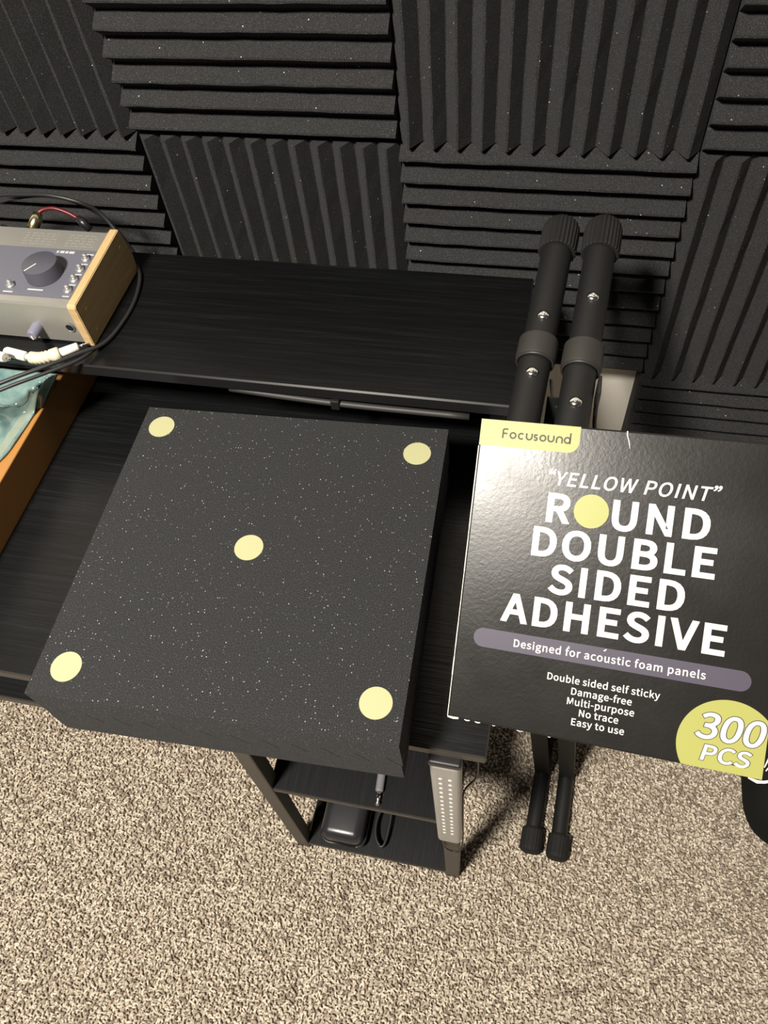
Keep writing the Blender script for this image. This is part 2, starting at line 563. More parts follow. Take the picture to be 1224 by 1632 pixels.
# ------------------------------------------------------------------ things on the storage shelves
pb = (0.043, -0.575, -0.5375)
pl = thing('jack_plug', pb, 'grey and silver jack plug lying on the middle storage shelf', 'plug')
zc = -0.532
b = nb(); tube(b, [(0.0405, -0.54, zc), (0.0425, -0.5745, zc), (0.0426, -0.5765, zc)], [0.0052, 0.0052, 0.0042], 16); put('sleeve', b, GREYP, pb, pl, False)
b = nb(); tube(b, [(0.0426, -0.5766, zc), (0.0430, -0.584, zc), (0.0431, -0.5862, zc), (0.0432, -0.5872, zc), (0.0434, -0.5905, zc), (0.0435, -0.593, zc)], [0.003, 0.003, 0.003, 0.0022, 0.0033, 0.0012], 14); put('tip', b, CHROME, pb, pl, True)['label'] = 'silver plug tip'
b = nb(); tube(b, [(0.0405, -0.5399, zc), (0.036, -0.50, zc - .002), (0.05, -0.42, zc - .0025), (0.03, -0.33, zc - .0025)], 0.0027, 10, 6); put('cord', b, CABLE, pb, pl, True)

cb = (-0.045, -0.53, -0.893)
cs = thing('pouch', cb, 'shiny black zipped pouch on the bottom storage shelf', 'pouch')
b = nb(); box(b, -0.083, -0.013, -0.590, -0.455, -0.8928, -0.838, 0.015, 5)
smooth_angle(put('body', b, LEATHER, cb, cs), 60)
b = nb()
ring = []
for (cx, cy, a0) in ((-0.027, -0.576, -90), (-0.027, -0.469, 0), (-0.069, -0.469, 90), (-0.069, -0.576, 180)):
    for k in range(6):
        a = R(a0 + k * 18); ring.append((cx + 0.0155 * math.cos(a), cy + 0.0155 * math.sin(a), -0.874))
tube(b, ring + [ring[0]], 0.0022, 8, 0); put('zip_piping', b, BLACKP, cb, cs, True)
b = nb()
pts = []
for k in range(46):
    a = k * 0.52
    pts.append((0.014 + 0.011 * math.cos(a) + 0.002 * math.sin(k), -0.548 + 0.034 * math.sin(a), -0.8905 + 0.0004 * k))
tube(b, pts, 0.0021, 8, 3)
tag(put('coiled_cable', b, CABLE, (0.014, -0.548, -0.893), None, True), 'small coil of black cable beside the shiny pouch', 'cable')

# ------------------------------------------------------------------ the folded keyboard stand
kb = (0.235, -0.38, G)
ks = thing('keyboard_stand', kb, 'folded black double-tube keyboard stand leaning against the desk end', 'keyboard stand')
def kpart(name, bm, m, parent=None, sm=True, lab=None):
    o = put(name, bm, m, kb, parent or ks)
    if sm: smooth_angle(o, 40)
    if lab: o['label'] = lab
    return o
RA = 0.0138
arms = [(Vector((0.1784, -0.1930, 0.0)), Vector((-0.0560, -0.9839, -0.170)), (0.0916, 0.150), (0.108, 0.131), -0.0207),
        (Vector((0.2163, -0.1912, 0.0)), Vector((-0.0505, -0.9838, -0.1719)), (0.0696, 0.1763), (0.1117, 0.137), -0.0218)]
def ribs(k): return 1.0 if k % 2 else 0.93
for A, D, scr, (s0, s1), tcap in arms:
    D = D.normalized()
    X = D.cross(Vector((0, 0, 1))).normalized(); U = X.cross(D).normalized()
    if U.z < 0: U = -U
    b = nb(); tube(b, [A + D * (tcap + 0.004), A + D * 0.385], RA, 28); arm = kpart('support_arm', b, TUBE)
    for t0, t1 in ((tcap - 0.003, 0.011), (0.357, 0.389)):
        b = nb()
        q = (t1 - t0)
        dd = D if t0 < 0.2 else D
        tube(b, [A + D * (t0), A + D * (t0 + .004), A + D * (t0 + .010), A + D * (t1 - .0015), A + D * t1],
             [RA * 1.00, RA * 1.18, RA * 1.25, RA * 1.25, RA * 1.21], 56, prof=ribs)
        kpart('end_cap', b, RUBBER, arm, False)
    for t in scr:
        c = A + D * t + U * (RA - 0.0006)
        b = nb()
        tube(b, [c, c + U * .0014, c + U * .0026, c + U * .0034], [.0052, .0052, .0044, .0022], 20)
        disc(b, c + U * .0030, U, .0016, .0012, 6)
        kpart('screw', b, CHROME, arm)
    # soft strap wound round the arm, with a rolled edge
    b = nb()
    tube(b, [A + D * s0, A + D * (s0 + .002), A + D * (s1 - .003), A + D * s1], [RA + .0012, RA + .0032, RA + .0034, RA + .0026], 28)
    stp = kpart('strap', b, STRAP, arm)
    b = nb()
    ringp = [A + D * (s1 + .0008) + (X * math.cos(a) + U * math.sin(a)) * (RA + .0016) for a in [k * 2 * PI / 28 for k in range(29)]]
    tube(b, ringp, 0.0011, 8); kpart('rolled_edge', b, STRAP, stp)
# strap buckle and cord on the right-hand arm
A, D = arms[1][0], arms[1][1].normalized()
b = nb(); box(b, 0.2245, 0.2275, -0.350, -0.330, -0.050, -0.022, 0.0008); kpart('strap_buckle', b, BLACKP, None, False)
b = nb(); tube(b, [(0.2262, -0.345, -0.047), (0.2280, -0.348, -0.066), (0.2330, -0.350, -0.088), (0.2430, -0.350, -0.108), (0.262, -0.348, -0.126)], 0.0018, 8, 6); kpart('strap_cord', b, CABLE)
b = nb(); tube(b, [(0.186, -0.332, -0.030), (0.190, -0.345, -0.042), (0.196, -0.350, -0.046)], 0.0012, 8, 5); kpart('strap_cord', b, CABLE)
b = nb(); box(b, 0.1848, 0.1945, -0.349, -0.3475, -0.205, -0.034, 0.0005, 1); box(b, 0.1880, 0.1940, -0.3465, -0.345, -0.190, -0.040, 0.0005, 1); kpart('added_dark_strip', b, BAGCLOTH, None, False)  # black strip added between the arms to cover the bright wall behind
# uprights and foot bars
feet = [(0.2530, 0.2605, -0.5415), (0.2955, 0.3010, -0.5445)]
for (x0, x1, yf), (A, D, *_r) in zip(feet, arms):
    fc = Vector((x1, -0.392, G + 0.035)); D = D.normalized()
    tc = A + D * 0.215
    n_ = (tc - fc).normalized()
    s_ = n_.cross(Vector((0, 1, 0))).normalized() * -1
    f_ = n_.cross(s_).normalized()
    b = nb()
    vs = []
    for p in (fc, tc - n_ * 0.010):
        for a, c in ((-1, -1), (1, -1), (1, 1), (-1, 1)):
            vs.append(b.verts.new(p + s_ * a * 0.0125 + f_ * c * 0.0225))
    for k in range(4):
        b.faces.new((vs[k], vs[(k + 1) % 4], vs[4 + (k + 1) % 4], vs[4 + k]))
    b.faces.new(vs[3::-1]); b.faces.new(vs[4:])
    kpart('upright', b, TUBE, None, False)
    ya, yb = yf + 0.006, -0.245
    zf = G + 0.022
    b = nb(); tube(b, [(x0, ya, zf), (x1, -0.42, zf), (x1 + .006, yb, zf)], 0.0128, 24); fb = kpart('foot_bar', b, TUBE)
    for (p, q) in ((Vector((x0, yf, zf)), Vector((x0 + .0025, yf + .038, zf))), (Vector((x1 + .0065, yb - .030, zf)), Vector((x1 + .0065, yb + .004, zf)))):
        b = nb(); d_ = q - p
        tube(b, [p, p + d_ * .06, p + d_ * .2, p + d_ * .9, q], [.0125, .0165, .0182, .0182, .0168], 40, prof=lambda k: 1.0 if k % 2 else 0.97)
        kpart('rubber_foot', b, RUBBER, fb, False)

# ------------------------------------------------------------------ the adhesive carton
GLYPHS = {
"-": "121|16,86,16,110,106,110,106,86",
"0": "194|97,261,70,256,48,240,31,214,21,177,18,129,21,81,31,43,48,17,70,1,97,-5,124,1,146,17,163,43,174,81,177,129,174,177,163,214,146,240,124,256;81,232,97,236,114,232,127,220,137,199,144,169,146,129,144,89,137,59,127,38,114,25,97,21,81,25,68,38,57,59,51,89,48,129,51,169,57,199,68,220",
"3": "194|91,261,74,260,59,256,45,249,32,241,20,231,37,210,46,219,56,226,67,231,78,234,90,235,105,233,117,228,126,220,131,208,133,195,131,179,124,165,110,155,90,148,62,146,62,121,93,119,116,112,131,101,140,87,142,70,140,53,133,40,122,30,107,24,90,22,74,24,59,28,47,34,36,42,27,51,10,31,21,20,35,10,51,3,70,-3,92,-5,118,-1,141,8,159,23,171,43,175,69,172,88,164,105,153,118,138,128,120,134,120,136,136,143,148,152,158,165,164,180,166,197,162,219,152,237,136,250,116,258",
"A": "213|1,0,88,257,124,257,211,0,177,0,153,78,59,78,34,0;105,230,106,230,111,213,116,195,122,178,127,161,132,144,145,104,67,104,79,144,85,161,90,178,95,195,100,213",
"B": "230|35,0,35,257,111,257,140,254,165,248,183,236,195,218,200,194,198,179,193,166,186,154,175,145,162,138,162,137,179,131,194,122,205,110,212,95,214,75,210,48,197,27,176,12,149,3,117,0;68,231,107,231,129,230,146,225,158,217,165,206,168,190,166,175,159,164,147,155,129,150,106,148,68,148;68,123,112,123,137,121,157,115,171,106,179,93,182,76,179,58,170,44,156,34,137,28,112,26,68,26",
"C": "223|134,261,97,255,66,238,42,211,26,174,20,128,26,82,41,45,65,18,96,1,132,-5,151,-3,168,2,184,9,198,19,211,32,193,53,183,43,172,35,160,29,147,25,133,24,106,29,84,42,68,64,57,93,54,129,57,165,68,193,85,215,107,228,134,233,147,232,159,228,169,223,178,217,187,209,204,230,195,239,182,248,168,255,152,260",
"D": "241|35,0,35,257,99,257,142,251,176,235,200,209,215,174,220,129,215,85,200,49,176,22,143,6,101,0;68,230,97,230,129,226,155,214,173,193,183,165,187,129,183,94,173,65,155,44,129,31,97,27,68,27",
"E": "206|35,0,35,257,183,257,183,229,68,229,68,149,165,149,165,121,68,121,68,28,187,28,187,0",
"H": "255|35,0,35,257,68,257,68,149,187,149,187,257,220,257,220,0,187,0,187,121,68,121,68,0",
"I": "103|35,0,35,257,68,257,68,0",
"L": "190|35,0,35,257,68,257,68,28,180,28,180,0",
"M": "284|35,0,35,257,74,257,123,119,127,109,131,98,134,87,138,77,142,66,143,66,147,77,151,87,154,98,158,109,161,119,210,257,249,257,249,0,219,0,219,142,219,156,220,172,221,188,222,203,223,218,222,218,201,159,153,26,131,26,82,159,62,218,60,218,61,203,63,188,64,172,64,156,64,142,64,0",
"N": "253|35,0,35,257,68,257,162,95,190,42,192,42,190,58,189,74,188,91,187,107,187,123,187,257,218,257,218,0,185,0,91,162,63,215,62,215,63,199,64,183,65,167,66,151,66,135,66,0",
"O": "260|130,261,94,255,63,238,40,211,26,175,20,129,26,84,40,47,63,19,94,1,130,-5,166,1,196,19,219,47,234,84,239,129,234,175,219,211,196,238,166,255;104,228,130,233,156,228,177,215,193,193,203,165,206,129,203,94,193,64,177,42,156,29,130,24,104,29,83,42,67,64,57,94,54,129,57,165,67,193,83,215",
"P": "222|35,0,35,257,109,257,141,254,167,246,187,232,200,211,204,181,200,152,187,130,168,114,141,105,110,102,68,102,68,0;68,230,104,230,129,229,148,224,161,215,170,201,172,181,170,162,162,147,149,137,130,130,106,129,68,129",
"R": "222|35,257,35,0,68,0,68,109,114,109,176,0,213,0,147,112,167,119,183,130,195,144,203,163,205,185,201,213,189,233,170,247,145,254,116,257;68,230,111,230,133,229,150,224,163,215,170,203,173,185,170,167,163,153,150,143,133,137,111,135,68,135",
"S": "209|110,261,83,258,61,249,44,234,33,216,29,193,32,173,40,157,52,144,66,135,81,127,118,111,132,105,143,98,153,90,159,79,161,65,158,52,152,40,140,31,125,26,107,24,91,25,76,29,61,36,48,45,36,56,17,33,31,20,47,10,66,2,85,-3,106,-5,136,-1,160,9,178,25,190,45,194,68,191,89,184,105,172,118,158,128,141,137,104,153,92,158,81,164,71,172,64,182,62,196,64,208,70,219,80,226,93,231,110,233,123,232,136,229,148,224,158,217,168,209,185,230,173,240,159,249,144,255,127,260",
"T": "210|11,257,11,229,89,229,89,0,121,0,121,229,199,229,199,257",
"U": "252|34,257,34,106,39,63,52,31,71,11,97,-1,126,-5,156,-1,181,11,201,31,214,63,218,106,218,257,187,257,187,105,184,73,176,50,163,35,146,26,126,24,107,26,91,35,78,50,70,73,67,105,67,257",
"V": "201|82,0,0,257,34,257,76,118,81,100,86,83,91,67,95,50,101,33,102,33,108,50,113,67,117,83,122,100,127,118,168,257,201,257,120,0",
"W": "307|63,0,9,257,42,257,69,117,72,100,76,84,79,67,82,50,85,34,86,34,90,50,93,67,97,84,101,100,104,117,140,257,169,257,205,117,209,100,212,84,216,67,220,50,223,34,225,34,228,50,231,67,234,84,237,100,239,117,267,257,298,257,245,0,206,0,167,155,164,167,162,178,159,190,157,202,154,213,153,213,151,202,148,190,145,178,143,167,140,155,102,0",
"Y": "186|0,257,77,99,77,0,109,0,109,99,186,257,153,257,120,184,115,173,110,162,105,151,99,139,94,128,92,128,87,139,82,151,77,162,72,173,67,184,34,257",
"a": "197|103,195,85,194,69,190,54,184,40,177,29,170,41,148,51,154,61,160,73,164,85,167,98,168,114,166,125,159,132,148,136,135,137,120,94,114,61,103,38,90,25,72,21,49,23,31,31,16,43,5,58,-2,76,-5,90,-3,103,1,116,7,128,14,139,23,140,23,143,0,169,0,169,117,167,143,159,165,147,181,128,191;104,94,137,99,137,46,126,37,116,30,106,25,96,22,85,21,74,22,65,26,58,31,53,40,51,51,54,65,63,77,79,86",
"b": "216|32,279,32,0,58,0,61,20,62,20,72,11,83,5,94,0,105,-3,116,-5,141,0,164,13,182,34,194,62,199,98,195,131,186,158,171,178,150,191,123,195,110,194,98,190,86,184,74,177,63,168,64,202,64,279;64,142,75,151,85,159,95,164,105,167,115,168,134,165,148,155,158,141,164,121,165,98,163,72,155,51,143,35,128,26,111,22,103,23,94,25,84,29,74,34,64,42",
"c": "179|110,195,81,191,56,178,36,158,23,130,18,95,23,60,35,33,54,12,79,0,107,-5,121,-3,134,0,146,5,158,11,169,19,155,41,147,35,139,30,130,26,120,23,110,22,90,25,74,35,62,50,54,71,51,95,54,119,62,140,75,155,91,165,111,168,120,167,128,165,135,162,142,157,149,152,165,173,156,180,147,186,136,191,124,194",
"d": "217|153,279,153,206,154,173,145,181,135,187,125,191,113,194,101,195,76,191,53,178,35,157,23,129,19,95,22,60,32,33,49,12,71,0,97,-5,110,-3,123,1,135,7,145,14,155,22,156,22,159,0,185,0,185,279;106,168,116,167,125,165,134,161,143,156,153,148,153,48,143,39,134,32,124,26,114,23,104,22,86,26,71,35,60,50,54,70,51,95,54,119,62,140,74,155,89,165",
"e": "194|103,195,78,191,55,178,36,157,23,129,18,95,23,60,36,33,55,12,80,0,109,-5,124,-4,137,-1,150,3,161,9,172,15,160,36,152,31,143,27,133,24,123,22,113,21,93,24,76,33,62,47,54,65,50,88,178,88,178,91,179,94,179,98,179,102,179,106,176,136,167,161,151,179,130,191;88,167,104,169,120,167,133,160,143,148,149,131,151,110,49,110,54,131,62,147,74,160",
"f": "114|93,283,73,280,57,272,46,259,40,242,37,221,37,190,12,188,12,164,37,164,37,0,69,0,69,164,110,164,110,190,69,190,69,220,70,234,74,244,79,252,86,256,96,258,100,257,105,257,109,256,113,254,118,252,125,277,119,279,113,281,107,282,100,283",
"g": "197|96,195,74,192,54,183,39,169,29,150,25,127,26,114,30,102,36,92,42,83,50,76,50,75,44,70,38,64,33,56,30,48,29,39,30,31,32,23,36,17,40,12,46,8,46,6,36,-1,28,-9,23,-18,19,-27,18,-37,22,-55,32,-69,49,-79,70,-85,96,-88,129,-84,156,-75,176,-60,188,-42,193,-22,190,-5,182,8,169,17,150,22,126,23,89,23,76,24,66,27,60,32,57,37,56,44,56,50,58,55,61,59,64,63,68,67,73,65,79,63,85,61,90,61,96,60,118,63,137,72,152,86,162,104,166,126,165,136,163,145,160,153,155,160,150,166,189,166,189,190,123,190,119,192,114,193,108,194,102,195;83,170,96,172,109,170,120,164,129,155,135,142,137,127,134,112,129,99,120,90,109,84,96,82,83,84,72,90,64,99,58,112,56,127,58,142,63,155,72,164;58,-6,65,0,70,-1,75,-2,80,-2,85,-3,90,-3,123,-3,136,-4,147,-6,155,-11,159,-18,161,-27,158,-38,150,-49,138,-58,121,-63,101,-65,82,-64,67,-60,55,-53,48,-43,46,-32,47,-26,49,-19,52,-12",
"i": "96|32,0,32,190,64,190,64,0;48,271,41,270,35,268,31,263,28,258,27,251,28,244,31,238,35,233,41,230,48,229,55,230,61,233,66,238,69,244,70,251,69,258,66,263,61,268,55,270",
"k": "193|32,0,32,279,64,279,64,90,65,90,146,190,181,190,118,113,190,0,155,0,99,92,64,50,64,0",
"l": "99|32,279,32,38,33,23,37,11,44,3,53,-3,66,-5,71,-4,75,-4,78,-3,82,-3,84,-2,80,23,78,22,76,22,75,22,74,22,73,22,70,23,68,24,66,27,65,31,64,36,64,279",
"m": "324|121,195,108,193,96,189,84,182,73,173,62,162,62,162,58,190,32,190,32,0,64,0,64,138,75,149,84,157,94,162,103,166,112,167,125,165,135,159,142,150,146,135,147,116,147,0,179,0,179,138,190,149,200,157,209,162,218,166,227,167,240,165,250,159,257,150,261,135,263,116,263,0,294,0,294,120,292,147,285,168,274,183,258,192,237,195,223,193,210,188,198,181,186,171,174,159,168,171,161,181,150,189,138,193",
"n": "214|126,195,111,193,98,189,85,182,73,173,62,162,62,162,58,190,32,190,32,0,64,0,64,138,75,148,85,157,95,162,105,166,116,167,130,165,140,159,147,150,151,135,152,116,152,0,184,0,184,120,182,147,175,168,164,183,147,192",
"o": "212|106,195,79,191,55,178,36,158,23,130,18,95,23,60,36,33,55,12,79,0,106,-5,133,0,157,12,176,33,189,60,194,95,189,130,176,158,157,178,133,191;88,165,106,168,124,165,140,155,151,140,159,119,161,95,159,71,151,50,140,35,124,25,106,22,88,25,73,35,61,50,54,71,51,95,54,119,61,140,73,155",
"p": "217|123,195,110,194,97,190,85,184,73,176,62,168,62,168,58,190,32,190,32,-80,64,-80,64,-16,63,18,74,10,84,4,95,-1,105,-4,116,-5,141,0,164,13,182,34,194,62,199,98,195,131,186,158,171,178,150,191;64,142,75,151,86,159,96,164,105,167,115,168,134,165,148,155,158,141,164,121,165,98,163,72,155,51,143,35,128,26,111,22,103,23,94,25,84,29,74,34,64,42",
"r": "136|116,195,104,193,92,188,81,180,71,169,62,155,62,155,58,190,32,190,32,0,64,0,64,122,73,139,82,152,92,160,102,165,112,166,116,166,120,166,124,165,127,164,131,163,137,191,133,192,129,194,125,194,121,195",
"s": "164|87,195,64,192,46,185,33,173,25,158,22,141,25,124,34,111,46,100,61,92,77,86,90,81,101,76,111,69,118,60,120,50,119,41,115,32,107,26,97,22,83,20,70,21,58,24,47,29,37,35,27,43,11,22,23,13,36,6,51,0,66,-3,82,-5,106,-2,126,6,140,19,148,34,151,52,148,71,139,85,125,95,110,103,93,110,81,114,69,120,60,126,54,133,52,143,54,151,58,159,65,165,75,169,88,170,97,169,106,167,115,163,123,159,131,153,146,173,137,180,126,186,114,191,101,194",
"t": "132|43,244,40,190,9,188,9,164,38,164,38,59,40,38,45,20,55,7,71,-2,92,-5,99,-4,106,-3,113,-2,120,0,127,2,121,27,117,25,112,24,108,22,103,22,99,21,88,23,79,28,74,35,71,45,70,58,70,164,121,164,121,190,70,190,70,244",
"u": "213|29,190,29,70,32,43,38,23,50,8,66,-2,88,-5,103,-3,116,2,128,9,140,18,151,30,152,30,154,0,181,0,181,190,149,190,149,55,138,43,128,34,119,28,108,24,97,23,84,25,74,31,67,41,63,55,62,74,62,190",
"y": "182|5,190,81,0,77,-15,71,-28,64,-39,56,-48,46,-54,34,-56,31,-55,28,-55,25,-54,22,-53,19,-53,13,-78,17,-79,21,-80,25,-81,30,-82,35,-82,56,-79,73,-69,87,-55,98,-37,106,-16,178,190,147,190,112,85,109,74,106,63,103,52,100,41,97,31,95,31,91,42,87,53,84,64,80,74,76,85,38,190",
"“": "350|262,297,249,289,237,278,227,265,221,249,218,231,220,220,224,211,230,204,237,199,246,198,255,199,261,203,266,208,269,214,270,221,269,228,266,234,261,239,255,242,248,243,246,243,244,243,242,242,240,241,238,240,240,250,244,259,250,268,259,277,270,283;329,297,316,289,304,278,295,265,288,249,286,231,287,220,291,211,297,204,305,199,313,198,322,199,329,203,333,208,336,214,337,221,336,228,333,234,329,239,323,242,315,243,313,243,311,243,309,242,307,241,306,240,307,250,311,259,318,268,326,277,337,283",
"”": "350|104,295,95,294,89,290,84,285,81,279,80,272,81,265,84,259,89,254,95,251,102,250,104,250,106,251,108,251,110,252,112,253,110,243,106,234,100,225,91,216,81,210,88,196,101,204,113,215,123,228,129,244,132,262,130,273,126,282,120,289,113,294;37,295,28,294,22,290,17,285,14,279,13,272,14,265,17,259,22,254,28,251,35,250,37,250,39,251,41,251,43,252,44,253,43,243,39,234,32,225,24,216,13,210,21,196,34,204,46,215,55,228,62,244,64,262,63,273,59,282,53,289,45,294",
" ": "78|"
}
BP = Vector((0.14369699550855036, -0.4719029358771315, 0.07392844577434399))
EX = Vector((0.9927675925428662, -0.06648663192666453, 0.09996016692499496)).normalized()
EN = Vector((0.11994741844233159, 0.584094140197537, -0.8027743469966544)).normalized()
EY = EN.cross(EX).normalized()
W_, H_, T_ = 0.1913, 0.1978, 0.038
def face(u, v, h=0.0):                    # u, v in millimetres from the front's top left corner; h lifts off the front
    return BP + EX * (u * .001) + EY * (v * .001) - EN * h
cbase = tuple(face(W_ * 500, H_ * 1000) + EN * T_)
bx = thing('adhesive_carton', cbase, 'glossy black carton of round double sided adhesives with white lettering', 'carton')
def cpart(name, bm, m, parent=None, lab=None):
    o = put(name, bm, m, cbase, parent or bx)
    if lab: o['label'] = lab
    return o
b = nb(); box(b, 0, W_, 0, H_, 0, T_, 0.0011, 3)
for v in b.verts:
    v.co = BP + EX * v.co.x + EY * v.co.y + EN * v.co.z
cpart('carton_body', b, CARTON)

def fill2d(loops, h, name, m, parent=None, lab=None):
    """flat printed shape on the carton front from closed outlines in millimetres"""
    cu = bpy.data.curves.new('outline', 'CURVE')
    cu.dimensions = '2D'; cu.fill_mode = 'BOTH'
    for lp in loops:
        s = cu.splines.new('POLY'); s.points.add(len(lp) - 1)
        for p, (x, y) in zip(s.points, lp): p.co = (x, -y, 0, 1)
        s.use_cyclic_u = True
    t = bpy.data.objects.new('outline', cu); C.objects.link(t)
    me = bpy.data.meshes.new_from_object(t.evaluated_get(bpy.context.evaluated_depsgraph_get()))
    bpy.data.objects.remove(t); bpy.data.curves.remove(cu)
    bm = nb(); bm.from_mesh(me); bpy.data.meshes.remove(me)
    for v in bm.verts: v.co = face(v.co.x, -v.co.y, h)
    o = put(name, bm, m, cbase, parent or bx)
    for p in o.data.polygons:
        pass
    if lab: o['label'] = lab
    return o

def area2(lp): return sum(a[0] * c[1] - c[0] * a[1] for a, c in zip(lp, lp[1:] + lp[:1]))
def inside(p, lp):
    r = False
    for (x0, y0), (x1, y1) in zip(lp, lp[1:] + lp[:1]):
        if (y0 > p[1]) != (y1 > p[1]) and p[0] < (x1 - x0) * (p[1] - y0) / (y1 - y0) + x0: r = not r
    return r
def grow(loops, d):
    """thicken the outlines of one letter by d on every side"""
    out = []
    for i, lp in enumerate(loops):
        q = [lp[0]]
        for p in lp[1:]:
            if abs(p[0] - q[-1][0]) + abs(p[1] - q[-1][1]) > 1.5: q.append(p)
        lp = q
        hole = sum(inside(lp[0], o) for j, o in enumerate(loops) if j != i) % 2
        if (area2(lp) > 0) == bool(hole): lp = lp[::-1]
        n = len(lp); res = []
        for k in range(n):
            a, p, c = lp[k - 1], lp[k], lp[(k + 1) % n]
            n1 = Vector((p[1] - a[1], a[0] - p[0])).normalized(); n2 = Vector((c[1] - p[1], p[0] - c[0])).normalized()
            mm = n1 + n2
            if mm.length < 0.2:
                res.append((p[0] + n1.x * d, p[1] + n1.y * d)); continue
            mm.normalize()
            cross = (p[0] - a[0]) * (c[1] - p[1]) - (p[1] - a[1]) * (c[0] - p[0])
            ss = min(1 / max(mm.dot(n1), .2), 1.35 if cross > 0 else 4.5)
            res.append((p[0] + mm.x * d * ss, p[1] + mm.y * d * ss))
        out.append(res)
    return out
def text(s, u0, u1, vbase, cap, bold=0.0, slant=0.0, widen=1.0, skip=()):
    """outlines of a line whose ink runs from u0 to u1 (mm) on baseline vbase with capital height cap"""
    k = cap / (257.0 + 2 * bold)
    gl = []; x = 0.0
    for ch in s:
        adv, _, body = GLYPHS[ch].partition('|')
        loops = []
        for part in body.split(';'):
            if part:
                nmb = list(map(int, part.split(','))); loops.append(list(zip(nmb[::2], nmb[1::2])))
        gl.append((x, loops, ch)); x += int(adv) * widen
    # quotes are full-width in this face: pull them tight
    xs = []
    for x_, loops, ch in gl:
        if loops: xs.append((min(p[0] for l in loops for p in l) * widen, max(p[0] for l in loops for p in l) * widen))
        else: xs.append((0, 0))
    if s[0] == '\u201c':
        sh = (gl[1][0] + xs[1][0]) - (gl[0][0] + xs[0][1]) - 12
        gl[0] = (gl[0][0] + sh, gl[0][1], gl[0][2])
    if s[-1] == '\u201d':
        sh = (gl[-1][0] + xs[-1][0]) - (gl[-2][0] + xs[-2][1]) - 2
        gl[-1] = (gl[-1][0] - sh, gl[-1][1], gl[-1][2])
    left = gl[0][0] + xs[0][0] - bold
    rightm = gl[-1][0] + xs[-1][1] + bold
    track = ((u1 - u0) / k - (rightm - left)) / max(len(s) - 1, 1)
    res = []
    for i, (x_, loops, ch) in enumerate(gl):
        if i in skip or not loops: continue
        lp = grow(loops, bold) if bold else loops
        ox = u0 + k * (x_ + track * i - left)
        for l in lp:
            res.append([(ox + k * (p[0] * widen + slant * p[1]), vbase - k * (p[1] + bold)) for p in l])
    return res

H1, H2, H3 = 0.00008, 0.00016, 0.00024
def line(name, s, u0, u1, v, cap, bold, slant=0, widen=1.0, skip=(), parent=None, m=WHITE_INK, h=H1):
    return fill2d(text(s, u0, u1, v, cap, bold, slant, widen, skip), h, name, m, parent)
line('lettering', '\u201cYELLOW POINT\u201d', 45.2, 147.0, 37.7, 8.7, 5.5, 0.20, widen=1.04)
line('lettering', 'ROUND', 48.2, 144.8, 61.6, 18.8, 12.2, widen=1.09, skip=(1, 2, 3, 4))
line('lettering', 'ROUND', 48.2, 144.8, 61.6, 18.8, 12.2, widen=1.09, skip=(0, 1))
line('lettering', 'DOUBLE', 41.6, 150.7, 83.9, 18.9, 12.2, widen=1.09)
line('lettering', 'SIDED', 55.0, 135.8, 106.4, 18.9, 12.2, widen=1.09)
line('lettering', 'ADHESIVE', 27.2, 161.7, 128.8, 18.9, 12.2, widen=1.09)
def circle(cx, cy, r, n=64, a0=0, a1=360):
    return [(cx + r * math.cos(R(a0 + (a1 - a0) * k / n)), cy + r * math.sin(R(a0 + (a1 - a0) * k / n))) for k in range(n)]
fill2d([circle(75.4, 51.8, 10.6)], H1, 'round_dot', LIME, lab='lime yellow dot printed as the letter O')
vr = 6.2; vy = 141.5
pill = [(11.2 + vr + vr * math.cos(R(a)), vy + vr * math.sin(R(a))) for a in range(90, 271, 9)] + \
       [(178.3 - vr + vr * math.cos(R(a)), vy + vr * math.sin(R(a))) for a in range(-90, 91, 9)]
rb = fill2d([pill], H1, 'ribbon', VIOLET, lab='violet grey rounded band')
line('ribbon_lettering', 'Designed for acoustic foam panels', 37.6, 153.2, 144.2, 5.0, 6.5, parent=rb, h=H2)
line('lettering', 'Double sided self sticky', 61.1, 129.2, 161.1, 4.5, 6.0)
line('lettering', 'Damage-free', 76.8, 113.5, 168.1, 4.5, 6.0)
line('lettering', 'Multi-purpose', 75.0, 115.7, 174.6, 4.5, 6.0)
line('lettering', 'No trace', 83.1, 107.0, 181.0, 4.5, 6.0)
line('lettering', 'Easy to use', 79.1, 111.2, 187.3, 4.5, 6.0)
bc, br_ = (169.8, 182.3), 28.4
badge = []
for k in range(160):
    a = R(k * 2.25); x, y = bc[0] + br_ * math.cos(a), bc[1] + br_ * math.sin(a)
    badge.append((min(x, 190.9), min(y, 197.4)))
bd = fill2d([badge], H1, 'badge', LIME, lab='lime yellow round badge at the lower right corner')
for nm_, bo, mm, hh in (('badge_outline', 15.5, DARK_INK, H2), ('badge_lettering', 7.0, WHITE_INK, H3)):
    e = (bo - 7.0) * 16.0 / 257
    line(nm_, '300', 151.2 - e, 188.0 + e, 179.5 + e, 16.1 + 2 * e, bo, 0.20, 1.10, parent=bd, m=mm, h=hh)
    e2 = e * 0.85
    line(nm_, 'PCS', 155.9 - e2, 182.6 + e2, 192.6 + e2, 9.8 + 2 * e2, bo * 1.2, 0.20, 1.18, parent=bd, m=mm, h=hh)
